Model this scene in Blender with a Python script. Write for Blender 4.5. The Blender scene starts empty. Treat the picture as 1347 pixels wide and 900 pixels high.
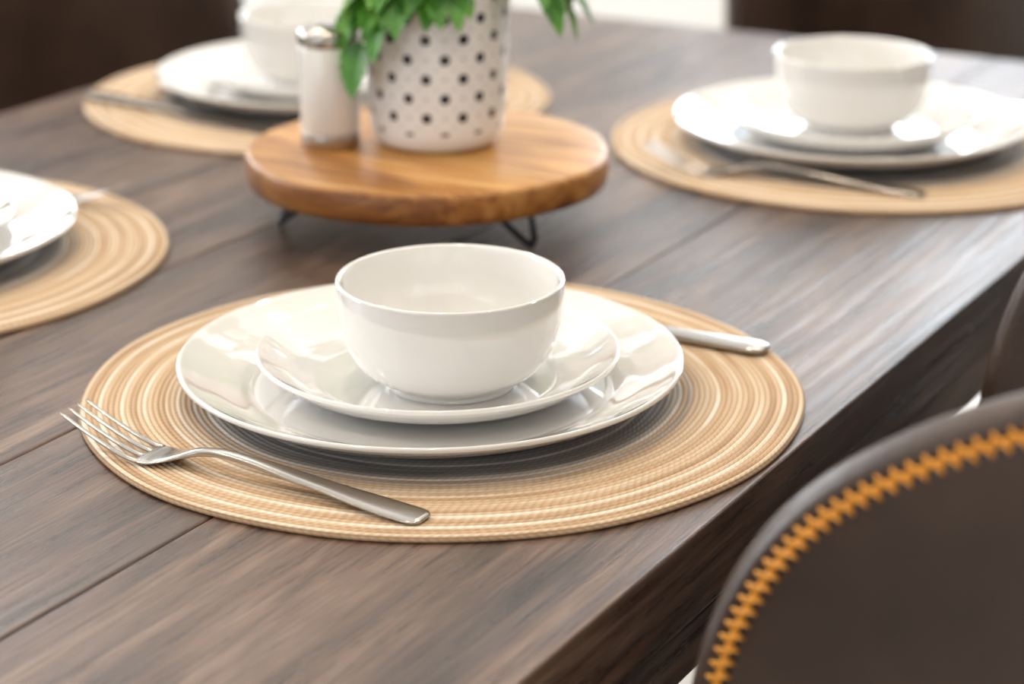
import bpy, math, random
from mathutils import Vector, Matrix
random.seed(7)
scene = bpy.context.scene
COL = scene.collection
TH = math.radians(29.7)
TZ = 0.75            # table top height
CZ = 1.17            # camera height
def W(X, Y):         # heading frame -> table aligned world
    return (math.sin(TH)*X + math.cos(TH)*Y, -math.cos(TH)*X + math.sin(TH)*Y)

# ------------------------------------------------------------------ materials
def new_mat(name):
    m = bpy.data.materials.new(name); m.use_nodes = True
    nt = m.node_tree
    return m, nt, nt.nodes['Principled BSDF']
def setp(b, **k):
    names = dict(col='Base Color', rough='Roughness', metal='Metallic', coat='Coat Weight', coatr='Coat Roughness',
                 spec='Specular IOR Level', sss='Subsurface Weight', alpha='Alpha', ior='IOR')
    for a, v in k.items():
        s = b.inputs[names[a]]
        if a == 'col': v = (v[0], v[1], v[2], 1)
        s.default_value = v
def M(nt, op, a, b=None, c=None):
    n = nt.nodes.new('ShaderNodeMath'); n.operation = op
    for i, v in enumerate((a, b, c)):
        if v is None: continue
        if isinstance(v, (int, float)): n.inputs[i].default_value = v
        else: nt.links.new(v, n.inputs[i])
    return n.outputs[0]
def ramp(nt, fac, stops, interp='LINEAR'):
    n = nt.nodes.new('ShaderNodeValToRGB'); r = n.color_ramp; r.interpolation = interp
    while len(r.elements) < len(stops): r.elements.new(0.5)
    for e, (p, c) in zip(r.elements, stops):
        e.position = p; e.color = (c[0], c[1], c[2], 1)
    nt.links.new(fac, n.inputs[0]); return n.outputs[0]
def mix(nt, fac, a, b, mode='MIX'):
    n = nt.nodes.new('ShaderNodeMix'); n.data_type = 'RGBA'; n.blend_type = mode
    for s, v in ((n.inputs[0], fac), (n.inputs[6], a), (n.inputs[7], b)):
        if isinstance(v, (int, float)): s.default_value = v
        elif isinstance(v, tuple): s.default_value = (v[0], v[1], v[2], 1)
        else: nt.links.new(v, s)
    return n.outputs[2]
def coords(nt, kind='Object', scale=(1, 1, 1), loc=(0, 0, 0), rot=(0, 0, 0)):
    t = nt.nodes.new('ShaderNodeTexCoord'); mp = nt.nodes.new('ShaderNodeMapping')
    mp.inputs['Scale'].default_value = scale; mp.inputs['Location'].default_value = loc
    mp.inputs['Rotation'].default_value = rot
    nt.links.new(t.outputs[kind], mp.inputs[0]); return mp.outputs[0]
def noise(nt, vec, scale, detail=4, rough=0.55, dist=0.0):
    n = nt.nodes.new('ShaderNodeTexNoise'); n.inputs['Scale'].default_value = scale
    n.inputs['Detail'].default_value = detail; n.inputs['Roughness'].default_value = rough
    n.inputs['Distortion'].default_value = dist
    nt.links.new(vec, n.inputs['Vector']); return n.outputs['Fac']
def bump(nt, b, h, strength, dist=0.001):
    n = nt.nodes.new('ShaderNodeBump'); n.inputs['Strength'].default_value = strength
    n.inputs['Distance'].default_value = dist
    nt.links.new(h, n.inputs['Height']); nt.links.new(n.outputs[0], b.inputs['Normal'])
def L(nt, a, b): nt.links.new(a, b)

def wood_table():
    m, nt, b = new_mat('dark_weathered_wood')
    oi = nt.nodes.new('ShaderNodeObjectInfo')
    t = nt.nodes.new('ShaderNodeTexCoord')
    add = nt.nodes.new('ShaderNodeVectorMath'); add.operation = 'ADD'
    cmb = nt.nodes.new('ShaderNodeCombineXYZ')
    L(nt, M(nt, 'MULTIPLY', oi.outputs['Random'], 9.0), cmb.inputs[0])
    L(nt, M(nt, 'MULTIPLY', oi.outputs['Random'], 3.0), cmb.inputs[1])
    L(nt, t.outputs['Object'], add.inputs[0]); L(nt, cmb.outputs[0], add.inputs[1])
    def mp(s):
        n = nt.nodes.new('ShaderNodeMapping'); n.inputs['Scale'].default_value = s
        L(nt, add.outputs[0], n.inputs[0]); return n.outputs[0]
    broad = noise(nt, mp((2.0, 12, 12)), 1.6, 5, 0.62, 1.0)
    fine = noise(nt, mp((5, 95, 95)), 1.6, 7, 0.74, 0.5)
    pores = noise(nt, mp((10, 260, 260)), 1.5, 3, 0.6, 0.2)
    patch = noise(nt, mp((4, 7, 7)), 1.3, 3, 0.5)
    f = M(nt, 'ADD', M(nt, 'MULTIPLY', broad, 0.55), M(nt, 'MULTIPLY', fine, 0.45))
    c1 = ramp(nt, f, [(0.36, (0.012, 0.006, 0.004)), (0.45, (0.044, 0.023, 0.015)), (0.525, (0.108, 0.060, 0.039)), (0.595, (0.185, 0.115, 0.080)), (0.69, (0.30, 0.22, 0.175))])
    c2 = mix(nt, ramp(nt, patch, [(0.46, (0, 0, 0)), (0.72, (0.38, 0.38, 0.38))]), c1, (0.17, 0.125, 0.102))
    c2 = mix(nt, 1.0, c2, ramp(nt, pores, [(0.36, (0.5, 0.47, 0.45)), (0.46, (1, 1, 1))]), 'MULTIPLY')
    L(nt, c2, b.inputs['Base Color'])
    L(nt, M(nt, 'ADD', M(nt, 'MULTIPLY', fine, 0.42), 0.10), b.inputs['Roughness'])
    setp(b, spec=0.55)
    bump(nt, b, fine, 0.45, 0.0014)
    return m
def wood_board():
    m, nt, b = new_mat('acacia_wood')
    v = coords(nt, 'Object', (16, 2.2, 16), rot=(0, 0, 0.35))
    n1 = noise(nt, v, 2.4, 5, 0.62, 1.6)
    n2 = noise(nt, coords(nt, 'Object', (120, 9, 120), rot=(0, 0, 0.35)), 2.0, 4, 0.6)
    f = M(nt, 'ADD', M(nt, 'MULTIPLY', n1, 0.75), M(nt, 'MULTIPLY', n2, 0.25))
    c = ramp(nt, f, [(0.34, (0.20, 0.070, 0.014)), (0.43, (0.44, 0.185, 0.042)), (0.52, (0.64, 0.325, 0.092)), (0.64, (0.76, 0.46, 0.17))])
    sep = nt.nodes.new('ShaderNodeSeparateXYZ'); L(nt, coords(nt, 'Object', rot=(0, 0, 0.35)), sep.inputs[0])
    idx = M(nt, 'FLOOR', M(nt, 'MULTIPLY', M(nt, 'ADD', sep.outputs[0], 0.52), 11.0))
    wn = nt.nodes.new('ShaderNodeTexWhiteNoise'); wn.noise_dimensions = '1D'; L(nt, idx, wn.inputs['W'])
    c = mix(nt, 1.0, c, ramp(nt, wn.outputs[0], [(0, (0.66, 0.60, 0.50)), (1, (1.1, 1.1, 1.1))]), 'MULTIPLY')
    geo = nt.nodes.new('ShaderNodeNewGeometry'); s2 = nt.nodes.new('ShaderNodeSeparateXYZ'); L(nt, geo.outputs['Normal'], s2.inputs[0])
    side = ramp(nt, s2.outputs[2], [(0.3, (0.62, 0.54, 0.46)), (0.9, (1, 1, 1))])     # sides and underside darker than the top face
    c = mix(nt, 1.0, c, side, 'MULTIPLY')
    L(nt, c, b.inputs['Base Color']); setp(b, rough=0.38)
    bump(nt, b, n2, 0.2, 0.0006)
    return m
def ceramic(name, col=(0.82, 0.81, 0.795)):
    m, nt, b = new_mat(name)
    n = noise(nt, coords(nt), 6, 2)
    L(nt, mix(nt, n, col, tuple(x*0.97 for x in col)), b.inputs['Base Color'])
    setp(b, rough=0.06, coat=1.0, coatr=0.02)
    return m
def steel(name='brushed_steel', col=(0.50, 0.475, 0.44), rough=0.2):
    m, nt, b = new_mat(name)
    n = noise(nt, coords(nt, 'Object', (6, 160, 60)), 3, 3)
    L(nt, M(nt, 'ADD', M(nt, 'MULTIPLY', n, 0.14), rough - 0.07), b.inputs['Roughness'])
    setp(b, col=col, metal=1.0)
    return m
NR = 66
MAT_R = 0.1925; PITCH = MAT_R/NR
def mat_woven():
    m, nt, b = new_mat('woven_jute')
    uv = nt.nodes.new('ShaderNodeUVMap'); sep = nt.nodes.new('ShaderNodeSeparateXYZ'); L(nt, uv.outputs[0], sep.inputs[0])
    ang, r0 = sep.outputs[0], sep.outputs[1]           # ang 0..1, r in ring units
    r = r0
    idx = M(nt, 'FLOOR', r)
    wn = nt.nodes.new('ShaderNodeTexWhiteNoise'); wn.noise_dimensions = '1D'; L(nt, idx, wn.inputs['W'])
    t = nt.nodes.new('ShaderNodeTexCoord')
    sl = nt.nodes.new('ShaderNodeTexNoise'); sl.inputs['Scale'].default_value = 12; sl.inputs['Detail'].default_value = 3; sl.noise_dimensions = '4D'
    L(nt, t.outputs['Object'], sl.inputs['Vector']); L(nt, M(nt, 'MULTIPLY', idx, 7.31), sl.inputs['W'])
    key = M(nt, 'ADD', M(nt, 'MULTIPLY', wn.outputs[0], 0.42), M(nt, 'MULTIPLY', sl.outputs[0], 0.58))
    bd = nt.nodes.new('ShaderNodeTexNoise'); bd.noise_dimensions = '1D'; bd.inputs['Scale'].default_value = 1.0; bd.inputs['Detail'].default_value = 1
    L(nt, M(nt, 'MULTIPLY', r, 0.16), bd.inputs['W'])
    tan = ramp(nt, key, [(0.24, (0.46, 0.315, 0.20)), (0.38, (0.61, 0.445, 0.295)), (0.54, (0.69, 0.54, 0.385)), (0.63, (0.76, 0.645, 0.50)), (0.71, (0.87, 0.81, 0.72))])
    tan = mix(nt, 1.0, tan, ramp(nt, bd.outputs[0], [(0.35, (0.97, 0.93, 0.89)), (0.65, (1.03, 1.03, 1.03))]), 'MULTIPLY')
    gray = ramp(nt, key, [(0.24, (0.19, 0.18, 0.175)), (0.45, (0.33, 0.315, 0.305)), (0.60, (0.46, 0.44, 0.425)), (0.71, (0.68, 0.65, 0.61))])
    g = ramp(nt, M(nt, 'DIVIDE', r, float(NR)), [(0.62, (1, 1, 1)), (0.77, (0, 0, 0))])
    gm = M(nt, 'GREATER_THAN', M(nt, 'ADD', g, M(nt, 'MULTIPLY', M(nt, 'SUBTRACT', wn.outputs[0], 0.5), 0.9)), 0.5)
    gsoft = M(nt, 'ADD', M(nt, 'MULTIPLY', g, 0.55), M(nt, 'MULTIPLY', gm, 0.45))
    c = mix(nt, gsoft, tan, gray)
    fr = M(nt, 'FRACT', r)
    gap = M(nt, 'ABSOLUTE', M(nt, 'SUBTRACT', fr, 0.5))
    dark = ramp(nt, gap, [(0.33, (1, 1, 1)), (0.5, (0.50, 0.44, 0.38))])
    c = mix(nt, 1.0, c, dark, 'MULTIPLY')
    tw = M(nt, 'MULTIPLY', ang, M(nt, 'MULTIPLY', M(nt, 'ADD', idx, 1.0), 4.0))
    br = M(nt, 'SINE', M(nt, 'MULTIPLY', M(nt, 'ADD', M(nt, 'ADD', tw, M(nt, 'MULTIPLY', wn.outputs[0], 9.0)), M(nt, 'MULTIPLY', gap, 1.0)), 6.2832))
    brc = ramp(nt, M(nt, 'ADD', M(nt, 'MULTIPLY', br, 0.5), 0.5), [(0, (0.74, 0.72, 0.69)), (0.55, (1, 1, 1))])
    c = mix(nt, 0.45, c, brc, 'MULTIPLY')
    L(nt, c, b.inputs['Base Color']); setp(b, rough=0.8, spec=0.2)
    bump(nt, b, br, 0.25, 0.0006)
    return m
def leather():
    m, nt, b = new_mat('brown_leather')
    v = nt.nodes.new('ShaderNodeTexVoronoi'); v.inputs['Scale'].default_value = 420
    L(nt, coords(nt), v.inputs['Vector'])
    n = noise(nt, coords(nt), 9, 4)
    L(nt, ramp(nt, n, [(0.3, (0.034, 0.020, 0.015)), (0.7, (0.068, 0.042, 0.031))]), b.inputs['Base Color'])
    setp(b, rough=0.35); bump(nt, b, v.outputs['Distance'], 0.25, 0.0005)
    return m
def simple(name, col, rough=0.5, metal=0.0, var=0.08, sc=8, **k):
    m, nt, b = new_mat(name)
    n = noise(nt, coords(nt), sc, 3)
    L(nt, mix(nt, n, tuple(c*(1-var) for c in col), tuple(c*(1+var) for c in col)), b.inputs['Base Color'])
    setp(b, rough=rough, metal=metal, **k); return m
def pot_mat():
    m, nt, b = new_mat('patterned_ceramic')
    uv = nt.nodes.new('ShaderNodeUVMap'); sep = nt.nodes.new('ShaderNodeSeparateXYZ'); L(nt, uv.outputs[0], sep.inputs[0])
    a = M(nt, 'MULTIPLY', sep.outputs[0], 12.0); z = M(nt, 'DIVIDE', sep.outputs[1], 0.0262)
    def cell(off_a, off_z, rad, pw=4.0):
        fa = M(nt, 'ABSOLUTE', M(nt, 'SUBTRACT', M(nt, 'FRACT', M(nt, 'ADD', a, off_a)), 0.5))
        fz = M(nt, 'ABSOLUTE', M(nt, 'SUBTRACT', M(nt, 'FRACT', M(nt, 'ADD', z, off_z)), 0.5))
        d = M(nt, 'ADD', M(nt, 'POWER', M(nt, 'DIVIDE', fa, rad*1.05), pw), M(nt, 'POWER', M(nt, 'DIVIDE', fz, rad), pw))
        return M(nt, 'LESS_THAN', d, 1.0)
    mx = lambda p, q: M(nt, 'MAXIMUM', p, q)
    big = mx(cell(0, 0, 0.124, 3.0), cell(0.5, 0.5, 0.124, 3.0))
    sm = mx(cell(0.5, 0, 0.038), cell(0, 0.5, 0.038))
    sm2 = mx(mx(cell(0.25, 0.25, 0.034), cell(0.75, 0.75, 0.034)), mx(cell(0.75, 0.25, 0.034), cell(0.25, 0.75, 0.034)))
    ok = M(nt, 'MULTIPLY', M(nt, 'GREATER_THAN', sep.outputs[1], 0.014), M(nt, 'LESS_THAN', sep.outputs[1], 0.104))
    c = mix(nt, M(nt, 'MULTIPLY', sm2, ok), (0.86, 0.865, 0.885), (0.6, 0.6, 0.62))
    c = mix(nt, M(nt, 'MULTIPLY', sm, ok), c, (0.45, 0.45, 0.48))
    c = mix(nt, M(nt, 'MULTIPLY', big, ok), c, (0.008, 0.010, 0.020))
    L(nt, c, b.inputs['Base Color']); setp(b, rough=0.28, coat=0.4)
    return m
def leaf_mat():
    m, nt, b = new_mat('leaf_green')
    n = noise(nt, coords(nt, 'Object'), 40, 3)
    L(nt, ramp(nt, n, [(0.3, (0.03, 0.13, 0.012)), (0.55, (0.08, 0.27, 0.03)), (0.75, (0.20, 0.42, 0.06))]), b.inputs['Base Color'])
    setp(b, rough=0.4); return m
def floor_mat():
    m, nt, b = new_mat('pale_floor_planks')
    br = nt.nodes.new('ShaderNodeTexBrick'); br.inputs['Scale'].default_value = 1.0
    br.inputs['Brick Width'].default_value = 1.2; br.inputs['Row Height'].default_value = 0.18
    br.inputs['Mortar Size'].default_value = 0.003
    br.inputs['Color1'].default_value = (0.62, 0.57, 0.50, 1); br.inputs['Color2'].default_value = (0.70, 0.66, 0.60, 1)
    br.inputs['Mortar'].default_value = (0.3, 0.27, 0.24, 1)
    L(nt, coords(nt), br.inputs['Vector'])
    n = noise(nt, coords(nt, 'Object', (2, 20, 1)), 2, 4)
    L(nt, mix(nt, 0.25, br.outputs['Color'], n, 'MULTIPLY'), b.inputs['Base Color']); setp(b, rough=0.35)
    return m

WT, WB, CER, ST, MATM, LEA = wood_table(), wood_board(), ceramic('white_glazed_ceramic'), steel(), mat_woven(), leather()
POT, LEAF = pot_mat(), leaf_mat()
BLK = simple('black_iron', (0.012, 0.012, 0.013), 0.4, 0.6)
ORG = simple('orange_thread', (0.84, 0.35, 0.04), 0.5, 0, 0.2, 90)
STEM = simple('stem_green', (0.10, 0.2, 0.04), 0.5)
SOIL = simple('potting_soil', (0.03, 0.02, 0.015), 0.95, 0, 0.4, 60)
WALL = simple('wall_paint', (0.66, 0.64, 0.61), 0.8, 0, 0.02)
CEIL = simple('ceiling_paint', (0.68, 0.66, 0.63), 0.85, 0, 0.02)
TRIM = simple('white_trim', (0.85, 0.85, 0.84), 0.4, 0, 0.02)
FLOOR = floor_mat()

# ------------------------------------------------------------------ mesh helpers
def obj(name, verts, faces, mat, smooth=True, parent=None, loc=(0, 0, 0), rot=0.0, uvs=None):
    me = bpy.data.meshes.new(name); me.from_pydata([tuple(v) for v in verts], [], faces)
    if uvs:
        l = me.uv_layers.new(name='UVMap')
        for p in me.polygons:
            for k, li in enumerate(p.loop_indices): l.data[li].uv = uvs[p.index][k]
    me.materials.append(mat)
    for p in me.polygons: p.use_smooth = smooth
    me.update()
    o = bpy.data.objects.new(name, me); COL.objects.link(o)
    o.location = loc; o.rotation_euler = (0, 0, rot)
    if parent: o.parent = parent
    return o
def empty(name, loc=(0, 0, 0), rot=0.0):
    o = bpy.data.objects.new(name, None); COL.objects.link(o); o.location = loc; o.rotation_euler = (0, 0, rot)
    o.empty_display_size = 0.05; return o
def link(name, src, loc, rot=0.0, parent=None, eul=None):
    o = bpy.data.objects.new(name, src.data); COL.objects.link(o); o.location = loc
    o.rotation_euler = eul if eul else (0, 0, rot)
    if parent: o.parent = parent
    return o
def lathe(name, prof, mat, seg=96, wob=None, uvf=None, **k):
    V, F, U = [], [], []
    n = len(prof)
    for i in range(seg):
        a = 2*math.pi*i/seg
        for (r, z) in prof:
            rr = r*(1 + (wob(a) if wob else 0))
            V.append((rr*math.cos(a), rr*math.sin(a), z))
    for i in range(seg):
        j = (i+1) % seg
        for p in range(n-1):
            if prof[p][0] < 1e-7 and prof[p+1][0] < 1e-7: continue
            F.append((i*n+p, j*n+p, j*n+p+1, i*n+p+1))
            fv = uvf if uvf else (lambda r, z: z)
            u0, u1 = i/seg, (i+1)/seg
            U.append(((u0, fv(*prof[p])), (u1, fv(*prof[p])), (u1, fv(*prof[p+1])), (u0, fv(*prof[p+1]))))
    return obj(name, V, F, mat, uvs=U, **k)
def crom(pts, sub=8):
    out = []
    P = [Vector(p) for p in pts]; P = [2*P[0]-P[1]] + P + [2*P[-1]-P[-2]]
    for i in range(1, len(P)-2):
        for s in range(sub):
            t = s/sub
            out.append(0.5*((2*P[i]) + (P[i+1]-P[i-1])*t + (2*P[i-1]-5*P[i]+4*P[i+1]-P[i+2])*t*t + (3*P[i]-P[i-1]-3*P[i+1]+P[i+2])*t**3))
    out.append(P[-2]); return out
def fixnormals(o):
    import bmesh
    bm = bmesh.new(); bm.from_mesh(o.data); bmesh.ops.remove_doubles(bm, verts=bm.verts, dist=1e-6)
    bmesh.ops.recalc_face_normals(bm, faces=bm.faces); bm.to_mesh(o.data); bm.free()
def box(name, x0, x1, y0, y1, z0, z1, mat, bevel=0.0, parent=None):
    cx, cy, cz = (x0+x1)/2, (y0+y1)/2, (z0+z1)/2; a, b_, c = (x1-x0)/2, (y1-y0)/2, (z1-z0)/2
    V = [(sx*a, sy*b_, sz*c) for sx in (-1, 1) for sy in (-1, 1) for sz in (-1, 1)]
    F = [(0, 1, 3, 2), (4, 6, 7, 5), (0, 4, 5, 1), (2, 3, 7, 6), (0, 2, 6, 4), (1, 5, 7, 3)]
    o = obj(name, V, F, mat, False, parent, (cx, cy, cz))
    if bevel:
        md = o.modifiers.new('Bevel', 'BEVEL'); md.width = bevel; md.segments = 3
    return o
def superring(cx, cy, cz, hw, ht, axis_x=True, n=16, e=2.6):
    R = []
    for i in range(n):
        a = 2*math.pi*i/n; c, s = math.cos(a), math.sin(a)
        R.append((cx, cy + hw*math.copysign(abs(c)**(2/e), c), cz + ht*math.copysign(abs(s)**(2/e), s)))
    return R
def loft(rings):
    V, F = [], []; n = len(rings[0])
    for r in rings: V += r
    for i in range(len(rings)-1):
        for k in range(n):
            F.append((i*n+k, i*n+(k+1) % n, (i+1)*n+(k+1) % n, (i+1)*n+k))
    F.append(tuple(range(n))[::-1]); F.append(tuple(range((len(rings)-1)*n, len(rings)*n)))
    return V, F
def join(parts):
    V, F = [], []
    for v, f in parts:
        o = len(V); V += v; F += [tuple(i+o for i in ff) for ff in f]
    return V, F
def tube(name, pts, rad, mat, parent=None, cyclic=False):
    cu = bpy.data.curves.new(name, 'CURVE'); cu.dimensions = '3D'; cu.bevel_depth = rad; cu.bevel_resolution = 3
    s = cu.splines.new('POLY'); s.points.add(len(pts)-1)
    for p, q in zip(s.points, pts): p.co = (q[0], q[1], q[2], 1)
    s.use_cyclic_u = cyclic; cu.materials.append(mat)
    o = bpy.data.objects.new(name, cu); COL.objects.link(o)
    if parent: o.parent = parent
    return o

# ------------------------------------------------------------------ table
X0, X1, Y0, Y1 = 0.12, 1.915, 0.385, 1.225
table = empty('dining_table')
seams = [Y0, 0.590, 0.719, 0.848, 0.977, 1.106, Y1]
for i in range(6):
    box('plank_%d' % (i+1), X0, X1, seams[i]+0.0004, seams[i+1]-0.0004, TZ-0.045, TZ, WT, 0.0018, table)
EB = TZ-0.074
box('edge_board_near', X0, X1, Y0+0.002, Y0+0.03, EB, TZ-0.0455, WT, 0.0015, table)
box('edge_board_far', X0, X1, Y1-0.03, Y1-0.002, EB, TZ-0.0455, WT, 0.0015, table)
box('edge_board_end_a', X0+0.003, X0+0.03, Y0+0.031, Y1-0.031, EB, TZ-0.0455, WT, 0.0015, table)
box('edge_board_end_b', X1-0.03, X1-0.003, Y0+0.031, Y1-0.031, EB, TZ-0.0455, WT, 0.0015, table)
k = 0
for x in (X0+0.075, X1-0.075):
    for y in (Y0+0.08, Y1-0.08):
        k += 1; box('leg_%d' % k, x-0.045, x+0.045, y-0.045, y+0.045, 0, TZ-0.0455, WT, 0.004, table)

# ------------------------------------------------------------------ tableware masters
prof = []
for i in range(NR*5+1):
    r = i/5*PITCH; f = (i % 5)/5
    prof.append((r, 0.0029 + 0.0009*math.sin(math.pi*f)))
prof += [(MAT_R+0.0009, 0.0018), (MAT_R+0.0006, 0.0006), (MAT_R-0.001, 0.0), (0, 0)]
def wobble(a): return 0.004*math.sin(2*a+0.5) + 0.003*math.sin(5*a) + 0.0015*math.sin(11*a+1)
def ware_profile(kind):
    if kind == 'dinner':
        out = crom([(0.078, 0.0), (0.081, 0.0012), (0.094, 0.0035), (0.112, 0.0085), (0.1265, 0.0155), (0.1333, 0.0200)], 6)
        inn = crom([(0.1334, 0.0218), (0.1318, 0.0222), (0.1245, 0.0180), (0.112, 0.0118), (0.101, 0.0078), (0.095, 0.0058), (0.088, 0.0052), (0.06, 0.0052), (0.0, 0.0052)], 6)
        return [(0, 0.002), (0.073, 0.002), (0.0745, 0.0)] + [tuple(p) for p in out] + [tuple(p) for p in inn]
    if kind == 'salad':
        out = crom([(0.053, 0.0), (0.056, 0.0012), (0.067, 0.0035), (0.0805, 0.0085), (0.0905, 0.0150), (0.0957, 0.0192)], 6)
        inn = crom([(0.0958, 0.0208), (0.0944, 0.0212), (0.0885, 0.0172), (0.0785, 0.0107), (0.069, 0.0068), (0.0635, 0.0051), (0.057, 0.0048), (0.04, 0.0048), (0.0, 0.0048)], 6)
        return [(0, 0.002), (0.049, 0.002), (0.050, 0.0)] + [tuple(p) for p in out] + [tuple(p) for p in inn]
    out = crom([(0.0342, 0.0), (0.0342, 0.0030), (0.0395, 0.0056), (0.0480, 0.0122), (0.0543, 0.0222), (0.0578, 0.034), (0.0590, 0.046), (0.0592, 0.0560)], 7)
    inn = crom([(0.0594, 0.0574), (0.0583, 0.0580), (0.0567, 0.0565), (0.0561, 0.050), (0.0549, 0.036), (0.0512, 0.0245), (0.0438, 0.0145), (0.0315, 0.0078), (0.015, 0.0056), (0, 0.0052)], 7)
    return [(0, 0.0025), (0.030, 0.0025), (0.031, 0.0)] + [tuple(p) for p in out] + [tuple(p) for p in inn]
masters = {}
def place_ware(kind, name, loc):
    if kind not in masters:
        if kind == 'mat':
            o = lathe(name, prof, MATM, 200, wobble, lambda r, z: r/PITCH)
        else:
            o = lathe(name, ware_profile(kind), CER, 160)
        masters[kind] = o; o.location = loc
        if kind != 'mat': fixnormals(o)
        return o
    return link(name, masters[kind], loc)

settings = [ # mat, dinner, salad, bowl (heading frame)
    ((-0.037, 1.107), (-0.043, 1.097), (-0.039, 1.097), (-0.032, 1.087)),
    ((0.268, 1.642), (0.257, 1.635), (0.257, 1.637), (0.258, 1.645)),
    ((-0.415, 1.352), (-0.413, 1.350), (-0.414, 1.352), (-0.413, 1.352)),
    ((-0.161, 1.797), (-0.161, 1.800), (-0.160, 1.800), (-0.165, 1.800)),
]
for i, (a, b_, c, d) in enumerate(settings):
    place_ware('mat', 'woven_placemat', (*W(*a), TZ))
    place_ware('dinner', 'dinner_plate', (*W(*b_), TZ+0.0039))
    place_ware('salad', 'salad_plate', (*W(*c), TZ+0.0039+0.0053))
    place_ware('bowl', 'ceramic_bowl', (*W(*d), TZ+0.0039+0.0053+0.0049))

# ------------------------------------------------------------------ cutlery (tips at x=0, handle end at x=L, centred y=0)
def interp(tab, x):
    if x <= tab[0][0]: return tab[0][1]
    for (a, va), (b_, vb) in zip(tab, tab[1:]):
        if x <= b_:
            t = (x-a)/(b_-a); t = t*t*(3-2*t); return va + (vb-va)*t
    return tab[-1][1]
FZt = crom([(0, 0.0185), (0.018, 0.0105), (0.038, 0.0035), (0.052, 0.0022), (0.064, 0.0048), (0.080, 0.0098), (0.10, 0.0112), (0.14, 0.0075), (0.18, 0.0035), (0.208, 0.0016)], 10)
def fz(x):
    for p, q in zip(FZt, FZt[1:]):
        if x <= q.x: return p.y + (q.y-p.y)*(x-p.x)/(q.x-p.x)
    return FZt[-1].y
def fork_mesh():
    parts = []
    HW = [(0.046, 0.0122), (0.052, 0.0120), (0.060, 0.0096), (0.070, 0.0050), (0.080, 0.0031), (0.10, 0.0034), (0.14, 0.0056), (0.19, 0.0088), (0.200, 0.0088), (0.2045, 0.0078), (0.206, 0.0050)]
    HT = [(0.046, 0.0009), (0.06, 0.0011), (0.078, 0.0019), (0.11, 0.0017), (0.19, 0.0013), (0.206, 0.0009)]
    xs = [0.046+i*0.160/60 for i in range(61)]
    parts.append(loft([superring(x, 0, fz(x), interp(HW, x), interp(HT, x), n=20, e=3.0) for x in xs]))
    for y in (-0.0104, -0.00347, 0.00347, 0.0104):
        rings = []
        for i in range(19):
            x = 0.0475*(1-i/18)
            w = 0.0019 - 0.0008*(i/18) - (0.0005 if i == 18 else 0)
            rings.append(superring(x, y*(1-0.03*i/18), fz(x), w, 0.0009 - 0.0004*(i/18), n=10))
        parts.append(loft(rings))
    return join(parts)
def knife_mesh():
    HW = [(0.0, 0.0012), (0.010, 0.0055), (0.03, 0.0085), (0.09, 0.0092), (0.115, 0.0075), (0.122, 0.0046), (0.13, 0.0046), (0.17, 0.0065), (0.215, 0.0088), (0.224, 0.0085), (0.229, 0.005)]
    HT = [(0.0, 0.0004), (0.11, 0.0007), (0.125, 0.0026), (0.17, 0.0028), (0.222, 0.0024), (0.229, 0.0012)]
    xs = [i*0.229/70 for i in range(71)]
    return loft([superring(x, 0, 0.0030, interp(HW, x), interp(HT, x), n=20, e=3.0) for x in xs])
fork0 = knife0 = None
def put(kind, tip, end, z):
    global fork0, knife0
    t, e = Vector(W(*tip)), Vector(W(*end)); d = (e-t).normalized(); ang = math.atan2(d.y, d.x)
    Ln = 0.206 if kind == 'fork' else 0.229
    p = e - d*Ln
    if kind == 'fork':
        if fork0 is None:
            V, F = fork_mesh(); fork0 = obj('dinner_fork', V, F, ST, loc=(p.x, p.y, z), rot=ang); fixnormals(fork0); return fork0
        return link('dinner_fork', fork0, (p.x, p.y, z), ang)
    z += 0.0006
    if knife0 is None:
        V, F = knife_mesh(); knife0 = obj('table_knife', V, F, ST, loc=(p.x, p.y, z), rot=ang); fixnormals(knife0); return knife0
    return link('table_knife', knife0, (p.x, p.y, z), ang)
MZ = TZ+0.0034
put('fork', (-0.222, 1.032), (-0.0400, 0.930), MZ)
put('knife', (-0.060, 1.262), (0.1426, 1.158), MZ)
put('fork', (0.108, 1.560), (0.288, 1.484), MZ)
def ofs(c, du, dw):
    return (c[0] + math.sin(TH)*du - math.cos(TH)*dw, c[1] + math.cos(TH)*du + math.sin(TH)*dw)
put('knife', ofs((0.268, 1.642), 0.155, 0.12), ofs((0.268, 1.642), 0.150, -0.10), MZ)
put('fork', (-0.262, 1.444), (-0.445, 1.546), MZ)
put('knife', ofs((-0.415, 1.352), -0.147, -0.11), ofs((-0.415, 1.352), -0.147, 0.11), MZ)
put('knife', (-0.175, 1.655), (-0.348, 1.785), MZ)
put('fork', ofs((-0.161, 1.797), 0.150, -0.10), ofs((-0.161, 1.797), 0.150, 0.10), MZ)

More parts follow.
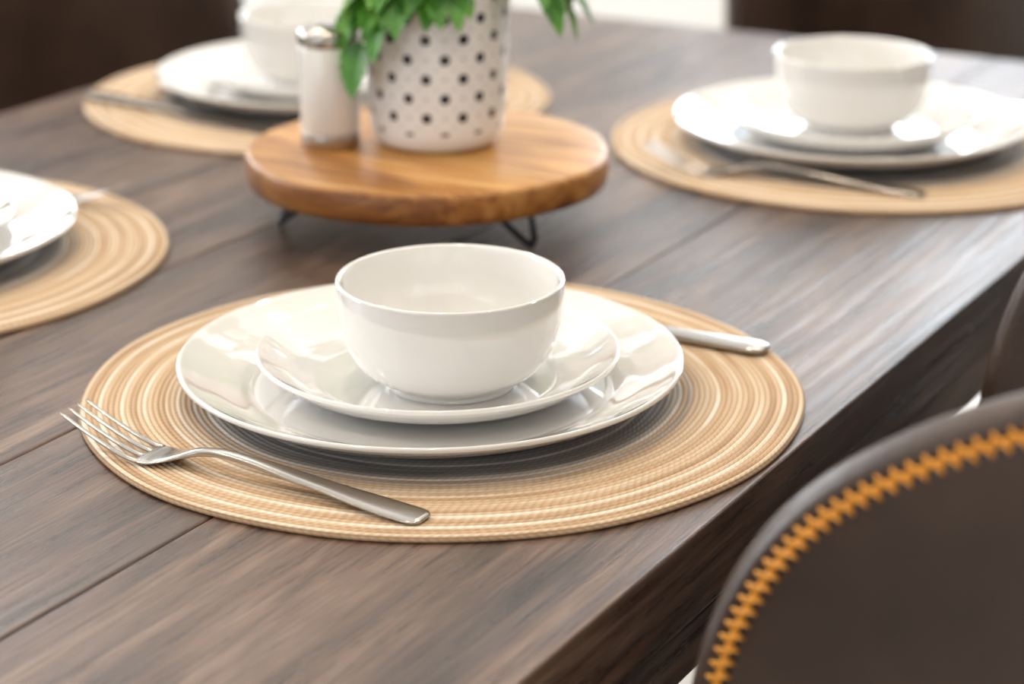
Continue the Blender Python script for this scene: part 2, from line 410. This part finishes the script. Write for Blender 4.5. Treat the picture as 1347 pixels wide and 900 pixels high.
# ------------------------------------------------------------------ board / riser
bc = W(-0.0565, 1.445); BH = 0.050
riser = empty('wooden_riser_board', (bc[0], bc[1], TZ))
BR = 0.1225
def bw(a): return 0.004*math.sin(3*a+1.0)+0.003*math.sin(7*a)
lathe('round_board', [(0, BH-0.0225), (BR-0.006, BH-0.0225), (BR-0.001, BH-0.0205), (BR, BH-0.015), (BR, BH-0.004), (BR-0.0015, BH-0.001), (BR-0.004, BH), (0.08, BH), (0, BH)], WB, 160, bw, parent=riser)
for i, ang in enumerate((-47, -167, 73)):
    A = math.radians(ang)
    d = Vector(W(math.cos(A), math.sin(A))); s = Vector((-d.y, d.x))
    top_r, bot_r = 0.080, 0.100
    ztop, zb = BH-0.0235, 0.0022
    P = []
    a0 = d*top_r + s*0.018; b0 = d*bot_r + s*0.004; b1 = d*(bot_r+0.001); b2 = d*bot_r - s*0.004; a1 = d*top_r - s*0.018
    for q, z in ((a0 - s*0.012, ztop), (a0, ztop), (b0, zb+0.003), (b1, zb), (b2, zb+0.003), (a1, ztop), (a1 + s*0.012, ztop)):
        P.append((q.x, q.y, z))
    tube('hairpin_leg_%d' % (i+1), P, 0.0023, BLK, riser)

# ------------------------------------------------------------------ pot + plant
pc = W(-0.0505, 1.459)
plant = empty('potted_plant', (pc[0], pc[1], TZ+BH))
pp = [(0, 0.0)] + [tuple(p) for p in crom([(0.030, 0.0), (0.0385, 0.0015), (0.0435, 0.007), (0.0458, 0.018), (0.0475, 0.05), (0.0488, 0.09), (0.0492, 0.104)], 6)]
pp += [(0.0490, 0.1065), (0.0465, 0.1068), (0.0455, 0.105), (0.0440, 0.090)]
lathe('pot', pp, POT, 128, parent=plant, rot=0.4)
lathe('soil', [(0, 0.095), (0.02, 0.0955), (0.0443, 0.092)], SOIL, 48, parent=plant)
def leaf_geo(base, direction, length, width, droop, roll):
    d = Vector(direction).normalized(); up = Vector((0, 0, 1))
    side = d.cross(up); side = side.normalized() if side.length > 1e-3 else Vector((1, 0, 0))
    side = Matrix.Rotation(roll, 3, d) @ side
    V, F = [], []; n = 12; pos = Vector(base); cur = d.copy()
    for i in range(n+1):
        t = i/n
        w = width*(math.sin(math.pi*min(1, t**0.72))**0.85) if i < n else 0.0001
        w = max(w, 0.0004 if i < n else 0.0001)
        w *= (0.90 if i % 2 else 1.04)
        nrm = side.cross(cur).normalized()
        for s, hgt in ((-1, 0.30), (-0.5, 0.09), (0, 0), (0.5, 0.09), (1, 0.30)):
            V.append(tuple(pos + side*s*w + nrm*hgt*w))
        cur = (cur + Vector((0, 0, -droop/n))).normalized(); pos = pos + cur*length/n
    for i in range(n):
        for k in range(4): F.append((i*5+k, i*5+k+1, (i+1)*5+k+1, (i+1)*5+k))
    return V, F
lp, sp = [], []
def hd(a_deg):
    A = math.radians(a_deg); return Vector((*W(math.cos(A), math.sin(A)), 0))
def stem(az, reach, height, drop, nleaf, ls=0.045, r0=0.02, t0=0.42, vert=(-0.2, 0.25)):
    h = hd(az); P = []
    for i in range(13):
        t = i/12
        P.append(h*(r0 + (reach-r0)*t) + Vector((0, 0, 0.098 + height*math.sin(math.pi*min(t*0.9, 1)*0.62) - drop*t**2.2)))
    sp.append(P)
    for j in range(nleaf):
        t = t0 + (1-t0)*j/(max(nleaf-1, 1)); idx = min(12, int(t*12)); p = P[idx]
        tang = (P[min(12, idx+1)] - P[max(0, idx-1)]).normalized()
        sd = (-1)**j * random.uniform(0.4, 0.9) if j < nleaf-1 else 0
        lat = Vector((-h.y, h.x, 0))
        dd = tang + lat*sd + Vector((0, 0, random.uniform(*vert)))
        lp.append(leaf_geo(p, dd, ls*random.uniform(0.8, 1.15), ls*0.27*random.uniform(0.85, 1.15), random.uniform(0.5, 1.3), random.uniform(-0.5, 0.5)))
for az, re, hg, dr, nl, ls in [(206, 0.058, 0.035, 0.036, 6, 0.036), (222, 0.064, 0.034, 0.054, 7, 0.038), (236, 0.062, 0.034, 0.036, 5, 0.036), (188, 0.052, 0.045, 0.012, 5, 0.036)]:
    stem(az, re, hg, dr, nl, ls, 0.022)
for az, re, hg, dr, nl, ls in [(250, 0.056, 0.022, 0.010, 4, 0.028), (266, 0.056, 0.023, 0.012, 4, 0.028), (284, 0.056, 0.026, 0.010, 4, 0.028)]:
    stem(az, re, hg, dr, nl, ls, 0.030, 0.55)
for az, re, hg, dr, nl, ls in [(338, 0.070, 0.034, 0.016, 5, 0.038), (352, 0.080, 0.034, 0.028, 6, 0.038), (8, 0.082, 0.034, 0.024, 6, 0.040), (25, 0.078, 0.040, 0.02, 6, 0.040)]:
    stem(az, re, hg, dr, nl, ls, 0.025)
for az, re, hg, dr, nl, ls in [(50, 0.08, 0.07, 0.02, 6, 0.045), (75, 0.08, 0.08, 0.03, 6, 0.045), (110, 0.08, 0.07, 0.03, 6, 0.045), (145, 0.075, 0.06, 0.02, 6, 0.045),
                               (320, 0.05, 0.10, 0.0, 6, 0.045), (240, 0.05, 0.11, 0.0, 6, 0.045), (170, 0.055, 0.12, 0.0, 7, 0.045), (80, 0.04, 0.14, 0.0, 7, 0.045), (0, 0.05, 0.13, 0.0, 7, 0.045)]:
    stem(az, re, hg, dr, nl, ls)
V, F = join(lp); obj('leaves', V, F, LEAF, parent=plant)
for i, P in enumerate(sp): tube('stem_%d' % (i+1), [tuple(p) for p in P], 0.0012, STEM, plant)

# ------------------------------------------------------------------ shaker
sc_ = W(-0.1220, 1.447)
shaker = empty('salt_shaker', (sc_[0], sc_[1], TZ+BH))
lathe('base_ring', [(0, 0), (0.0192, 0), (0.0200, 0.0008), (0.0201, 0.010), (0.0196, 0.011), (0, 0.011)], steel('satin_steel', (0.45, 0.40, 0.36), 0.3), 72, parent=shaker)
lathe('body', [(0, 0.0108), (0.0196, 0.0108), (0.0203, 0.012), (0.0203, 0.068), (0.0196, 0.0695), (0, 0.0695)], CER, 72, parent=shaker)
lathe('lid', [(0, 0.0692), (0.0198, 0.0692), (0.0204, 0.070), (0.0204, 0.0765), (0.0198, 0.0785), (0.017, 0.0805), (0.010, 0.0817), (0, 0.082)], ST, 72, parent=shaker)
for i in range(5):
    a = i*2*math.pi/5
    lathe('pour_hole_%d' % (i+1), [(0, 0.0003), (0.0010, 0.0003), (0.0011, 0)], BLK, 12, parent=shaker, loc=(0.006*math.cos(a), 0.006*math.sin(a), 0.0818))

# ------------------------------------------------------------------ chairs
R_ = 0.200; L1 = 0.24; Yf = 0.243; A_ = 2*L1 + math.pi*R_
def plan(a):
    if a < L1: return Vector((-R_, Yf-a)), Vector((-1, 0))
    if a < L1 + math.pi*R_:
        p = (a-L1)/R_; return Vector((-R_*math.cos(p), Yf-L1-R_*math.sin(p))), Vector((-math.cos(p), -math.sin(p)))
    return Vector((R_, Yf-L1+(a-L1-math.pi*R_))), Vector((1, 0))
def SH(a, z, n):
    p, nr = plan(a)
    back = max(0, -nr.y); fl = 0.07 + 0.17*back
    q = p + nr*(n + fl*(z-0.45))
    return (q.x, q.y, z)
half = [(0.010, 0.41), (0.003, 0.50), (0.0, 0.60), (0.002, 0.68), (0.009, 0.748), (0.024, 0.801), (0.052, 0.845), (0.094, 0.879), (0.148, 0.906), (0.23, 0.930), (0.38, 0.946)]
rim_pts = half + [(A_/2, 0.952)] + [(A_-a, z) for a, z in reversed(half)]
dense = crom(rim_pts, 24)
def resample(P, n):
    d = [0]
    for p, q in zip(P, P[1:]): d.append(d[-1] + (q-p).length)
    out = []; j = 0
    for i in range(n):
        t = d[-1]*i/(n-1)
        while j < len(d)-2 and d[j+1] < t: j += 1
        f = (t-d[j])/max(d[j+1]-d[j], 1e-9); out.append(P[j].lerp(P[j+1], min(max(f, 0), 1)))
    return out, d[-1]
NB = 161
rim, rl = resample(dense, NB)
def normals2(P):
    out = []
    for i in range(len(P)):
        t = (P[min(i+1, len(P)-1)] - P[max(i-1, 0)]).normalized(); out.append(Vector((t.y, -t.x)))
    return out
rn = normals2(rim)
SO = 0.0125
def build_chair(name, loc, rot, first=None):
    e = empty(name, loc, rot)
    if first:
        for ch in first.children:
            o = bpy.data.objects.new(ch.name.split('.')[0], ch.data); COL.objects.link(o); o.parent = e
            o.location = ch.location; o.rotation_euler = ch.rotation_euler
        return e
    TK = 0.012
    ds = [0, 0.0008, 0.0025, 0.005, 0.008, 0.0105, 0.0125, 0.0145, 0.018, 0.03]
    def gridpt(i, k):
        B = rim[i]; N2 = rn[i]
        if k < len(ds): return B + N2*ds[k], ds[k]
        s = i/(NB-1)
        inner = B + N2*ds[-1]
        Cb = Vector((0.03 + (A_-0.06)*s, 0.42))
        t = (k-len(ds)+1)/12
        return inner.lerp(Cb, t), 1.0
    K = len(ds)+12
    V, F = [], []
    for side in (1, -1):
        for i in range(NB):
            for k_ in range(K):
                (p, d) = gridpt(i, k_)
                tt = TK*math.sqrt(max(0, 1-(1-min(d/0.010, 1))**2))
                if side == 1: tt -= 0.0018*math.exp(-((d-SO)/0.002)**2) if d < 0.9 else 0
                V.append(SH(min(max(p.x, 0), A_), max(p.y, 0.40), side*tt))
    off = NB*K
    for i in range(NB-1):
        for k_ in range(K-1):
            a, b_, c, d = i*K+k_, (i+1)*K+k_, (i+1)*K+k_+1, i*K+k_+1
            F.append((a, b_, c, d)); F.append((a+off, d+off, c+off, b_+off))
    o = obj('backrest_shell', V, F, LEA, parent=e); fixnormals(o)
    nz = int(rl/0.0035)
    zz, _ = resample(dense, nz); zn = normals2(zz); P = []
    for i in range(6, nz-6):
        q = zz[i] + zn[i]*(SO + (0.0038 if i % 2 else -0.0038))
        P.append(SH(min(max(q.x, 0), A_), q.y, TK+0.0002))
    tube('zigzag_stitching', P, 0.0012, ORG, e)
    P2 = []
    for i in range(6, nz-6):
        q = zz[i] + zn[i]*SO
        P2.append(SH(min(max(q.x, 0), A_), q.y, TK-0.0008))
    tube('stitch_cord', P2, 0.0014, ORG, e)
    rings = []
    for (z, s) in ((0.405, 0.90), (0.410, 0.96), (0.43, 1.0), (0.455, 1.0), (0.472, 0.97), (0.482, 0.88), (0.486, 0.6), (0.487, 0.2)):
        R = []
        for j in range(48):
            a = 2*math.pi*j/48; c, sn = math.cos(a), math.sin(a); ee = 2/3.6
            R.append((0.183*s*math.copysign(abs(c)**ee, c), 0.065 + 0.235*s*math.copysign(abs(sn)**ee, sn), z))
        rings.append(R)
    V, F = loft(rings); o = obj('seat', V, F, LEA, parent=e); fixnormals(o)
    k_ = 0
    for sx in (-1, 1):
        for sy in (-1, 1):
            k_ += 1
            top = Vector((sx*0.13, 0.06+sy*0.15, 0.41)); bot = Vector((sx*0.215, 0.06+sy*0.235, 0.0))
            rings = []
            for t in (0, 0.3, 0.6, 1.0):
                c = top.lerp(bot, t); rr = 0.014 - 0.006*t
                rings.append([(c.x+rr*math.cos(2*math.pi*j/16), c.y+rr*math.sin(2*math.pi*j/16), c.z) for j in range(16)])
            V, F = loft(rings); o = obj('leg_%d' % k_, V, F, BLK, parent=e); fixnormals(o)
    return e
ch0 = build_chair('dining_chair', (0.943, 0.101, 0), 0.050)
build_chair('dining_chair', (1.56, 0.105, 0), 0, ch0)
build_chair('dining_chair', (0.94, 1.515, 0), math.pi, ch0)
build_chair('dining_chair', (1.50, 1.515, 0), math.pi, ch0)
build_chair('dining_chair', (2.46, 0.77, 0), math.pi/2, ch0)

# ------------------------------------------------------------------ room
RX0, RX1, RY0, RY1, RH = -2.6, 4.6, -2.6, 4.0, 2.7
box('floor', RX0-0.1, RX1+0.1, RY0-0.1, RY1+0.1, -0.08, 0, FLOOR)
box('ceiling', RX0-0.1, RX1+0.1, RY0-0.1, RY1+0.1, RH, RH+0.08, CEIL)
wn_ = [0]
def wall(name, axis, pos, out, lo, hi, wins, z0=0.0):
    e = empty(name); t0, t1 = (pos, pos+0.1) if out > 0 else (pos-0.1, pos)
    def seg(nm, a, b_, za, zb, mat=WALL, ta=t0, tb=t1, par=e):
        if axis == 'x': return box(nm, ta, tb, a, b_, za, zb, mat, 0, par)
        return box(nm, a, b_, ta, tb, za, zb, mat, 0, par)
    cur = lo; k_ = 0
    for (a, b_, za, zb) in wins:
        k_ += 1
        seg('pier_%d' % k_, cur, a, 0, RH)
        if za > 0.01: seg('below_%d' % k_, a, b_, 0, za)
        seg('above_%d' % k_, a, b_, zb, RH)
        wn_[0] += 1; w = empty('window_%d' % wn_[0]); f = 0.05; c = (a+b_)/2
        ta, tb = (pos+0.02, pos+0.07) if out > 0 else (pos-0.07, pos-0.02)
        seg('frame_left', a, a+f, za, zb, TRIM, ta, tb, w); seg('frame_right', b_-f, b_, za, zb, TRIM, ta, tb, w)
        seg('frame_bottom', a+f, b_-f, za, za+f, TRIM, ta, tb, w); seg('frame_top', a+f, b_-f, zb-f, zb, TRIM, ta, tb, w)
        seg('mullion', c-0.025, c+0.025, za+f, zb-f, TRIM, ta, tb, w)
        cur = b_
    seg('pier_end', cur, hi, 0, RH)
    return e
wall('wall_east', 'x', RX1, 1, RY0, RY1, [(0.1, 2.1, 0.5, 2.3)])
wall('wall_north', 'y', RY1, 1, RX0, RX1, [(-0.6, 1.2, 0.4, 2.3), (2.0, 3.9, 0.4, 2.3)])
wall('wall_west', 'x', RX0, -1, RY0, RY1, [(0.2, 2.6, 0.5, 2.3)])  # window opening added in this unseen wall for light from behind
wall('wall_south', 'y', RY0, -1, RX0, RX1, [])
box('baseboard_east', RX1-0.015, RX1-0.0005, RY0+0.001, RY1-0.02, 0.0005, 0.11, TRIM)
box('baseboard_north', RX0+0.001, RX1-0.001, RY1-0.015, RY1-0.0005, 0.0005, 0.11, TRIM)

def area(name, loc, target, sx, sy, power, col):
    l = bpy.data.lights.new(name, 'AREA'); l.shape = 'RECTANGLE'; l.size = sx; l.size_y = sy; l.energy = power; l.color = col
    o = bpy.data.objects.new(name, l); COL.objects.link(o); o.location = loc
    o.rotation_euler = (Vector(target)-Vector(loc)).to_track_quat('-Z', 'Z').to_euler(); return o
area('window_daylight_east', (RX1+0.16, 1.1, 1.4), (0, 1.1, 1.4), 2.0, 1.8, 92, (0.88, 0.94, 1.0))
area('window_daylight_north_a', (0.3, RY1+0.16, 1.35), (0.3, 0, 1.35), 1.8, 1.9, 92, (0.95, 0.97, 1.0))
area('window_daylight_north_b', (2.95, RY1+0.16, 1.35), (2.95, 0, 1.35), 1.9, 1.9, 98, (0.91, 0.955, 1.0))
area('window_daylight_west', (RX0-0.16, 1.4, 1.4), (0, 1.4, 1.4), 2.4, 1.8, 11, (0.95, 0.97, 1.0))  # fill lamp added behind the camera, no known window there
k = 0
GLOW, gnt, gb = new_mat('lamp_lens'); setp(gb, col=(1, 1, 1)); gb.inputs['Emission Color'].default_value = (1, 0.9, 0.75, 1); gb.inputs['Emission Strength'].default_value = 6
for x in (-0.6, 1.0, 2.6):
    for y in (-0.4, 0.8, 2.2):
        k += 1
        e = empty('recessed_downlight', (x, y, RH))
        lathe('trim_ring', [(0.075, -0.0005), (0.10, -0.0005), (0.098, -0.006), (0.078, -0.006), (0.075, -0.0005)], TRIM, 40, parent=e)
        lathe('lens', [(0, -0.001), (0.0745, -0.001)], GLOW, 40, parent=e)
        l = bpy.data.lights.new('bulb', 'AREA'); l.shape = 'DISK'; l.size = 0.14; l.energy = 7.8; l.color = (1.0, 0.85, 0.66)
        o = bpy.data.objects.new('bulb', l); COL.objects.link(o); o.parent = e; o.location = (0, 0, -0.012)

w = bpy.data.worlds.new('sky'); scene.world = w; w.use_nodes = True
bg = w.node_tree.nodes['Background']; bg.inputs[0].default_value = (0.75, 0.87, 1.0, 1); bg.inputs[1].default_value = 1.2

# ------------------------------------------------------------------ camera
cam = bpy.data.cameras.new('camera'); co = bpy.data.objects.new('camera', cam); COL.objects.link(co)
f = 2900.0; cam.sensor_width = 36; cam.lens = f/1347*36
p = math.atan(1024/f)
co.location = (0, 0, CZ)
fw = Vector((math.cos(TH)*math.cos(p), math.sin(TH)*math.cos(p), -math.sin(p)))
co.rotation_euler = fw.to_track_quat('-Z', 'Y').to_euler()
cam.clip_start = 0.02
cam.dof.use_dof = True; cam.dof.focus_distance = 1.06; cam.dof.aperture_fstop = 5.2
scene.camera = co
try:
    scene.view_settings.view_transform = 'Standard'; scene.view_settings.look = 'None'
    scene.view_settings.exposure = 0.0
except Exception: pass
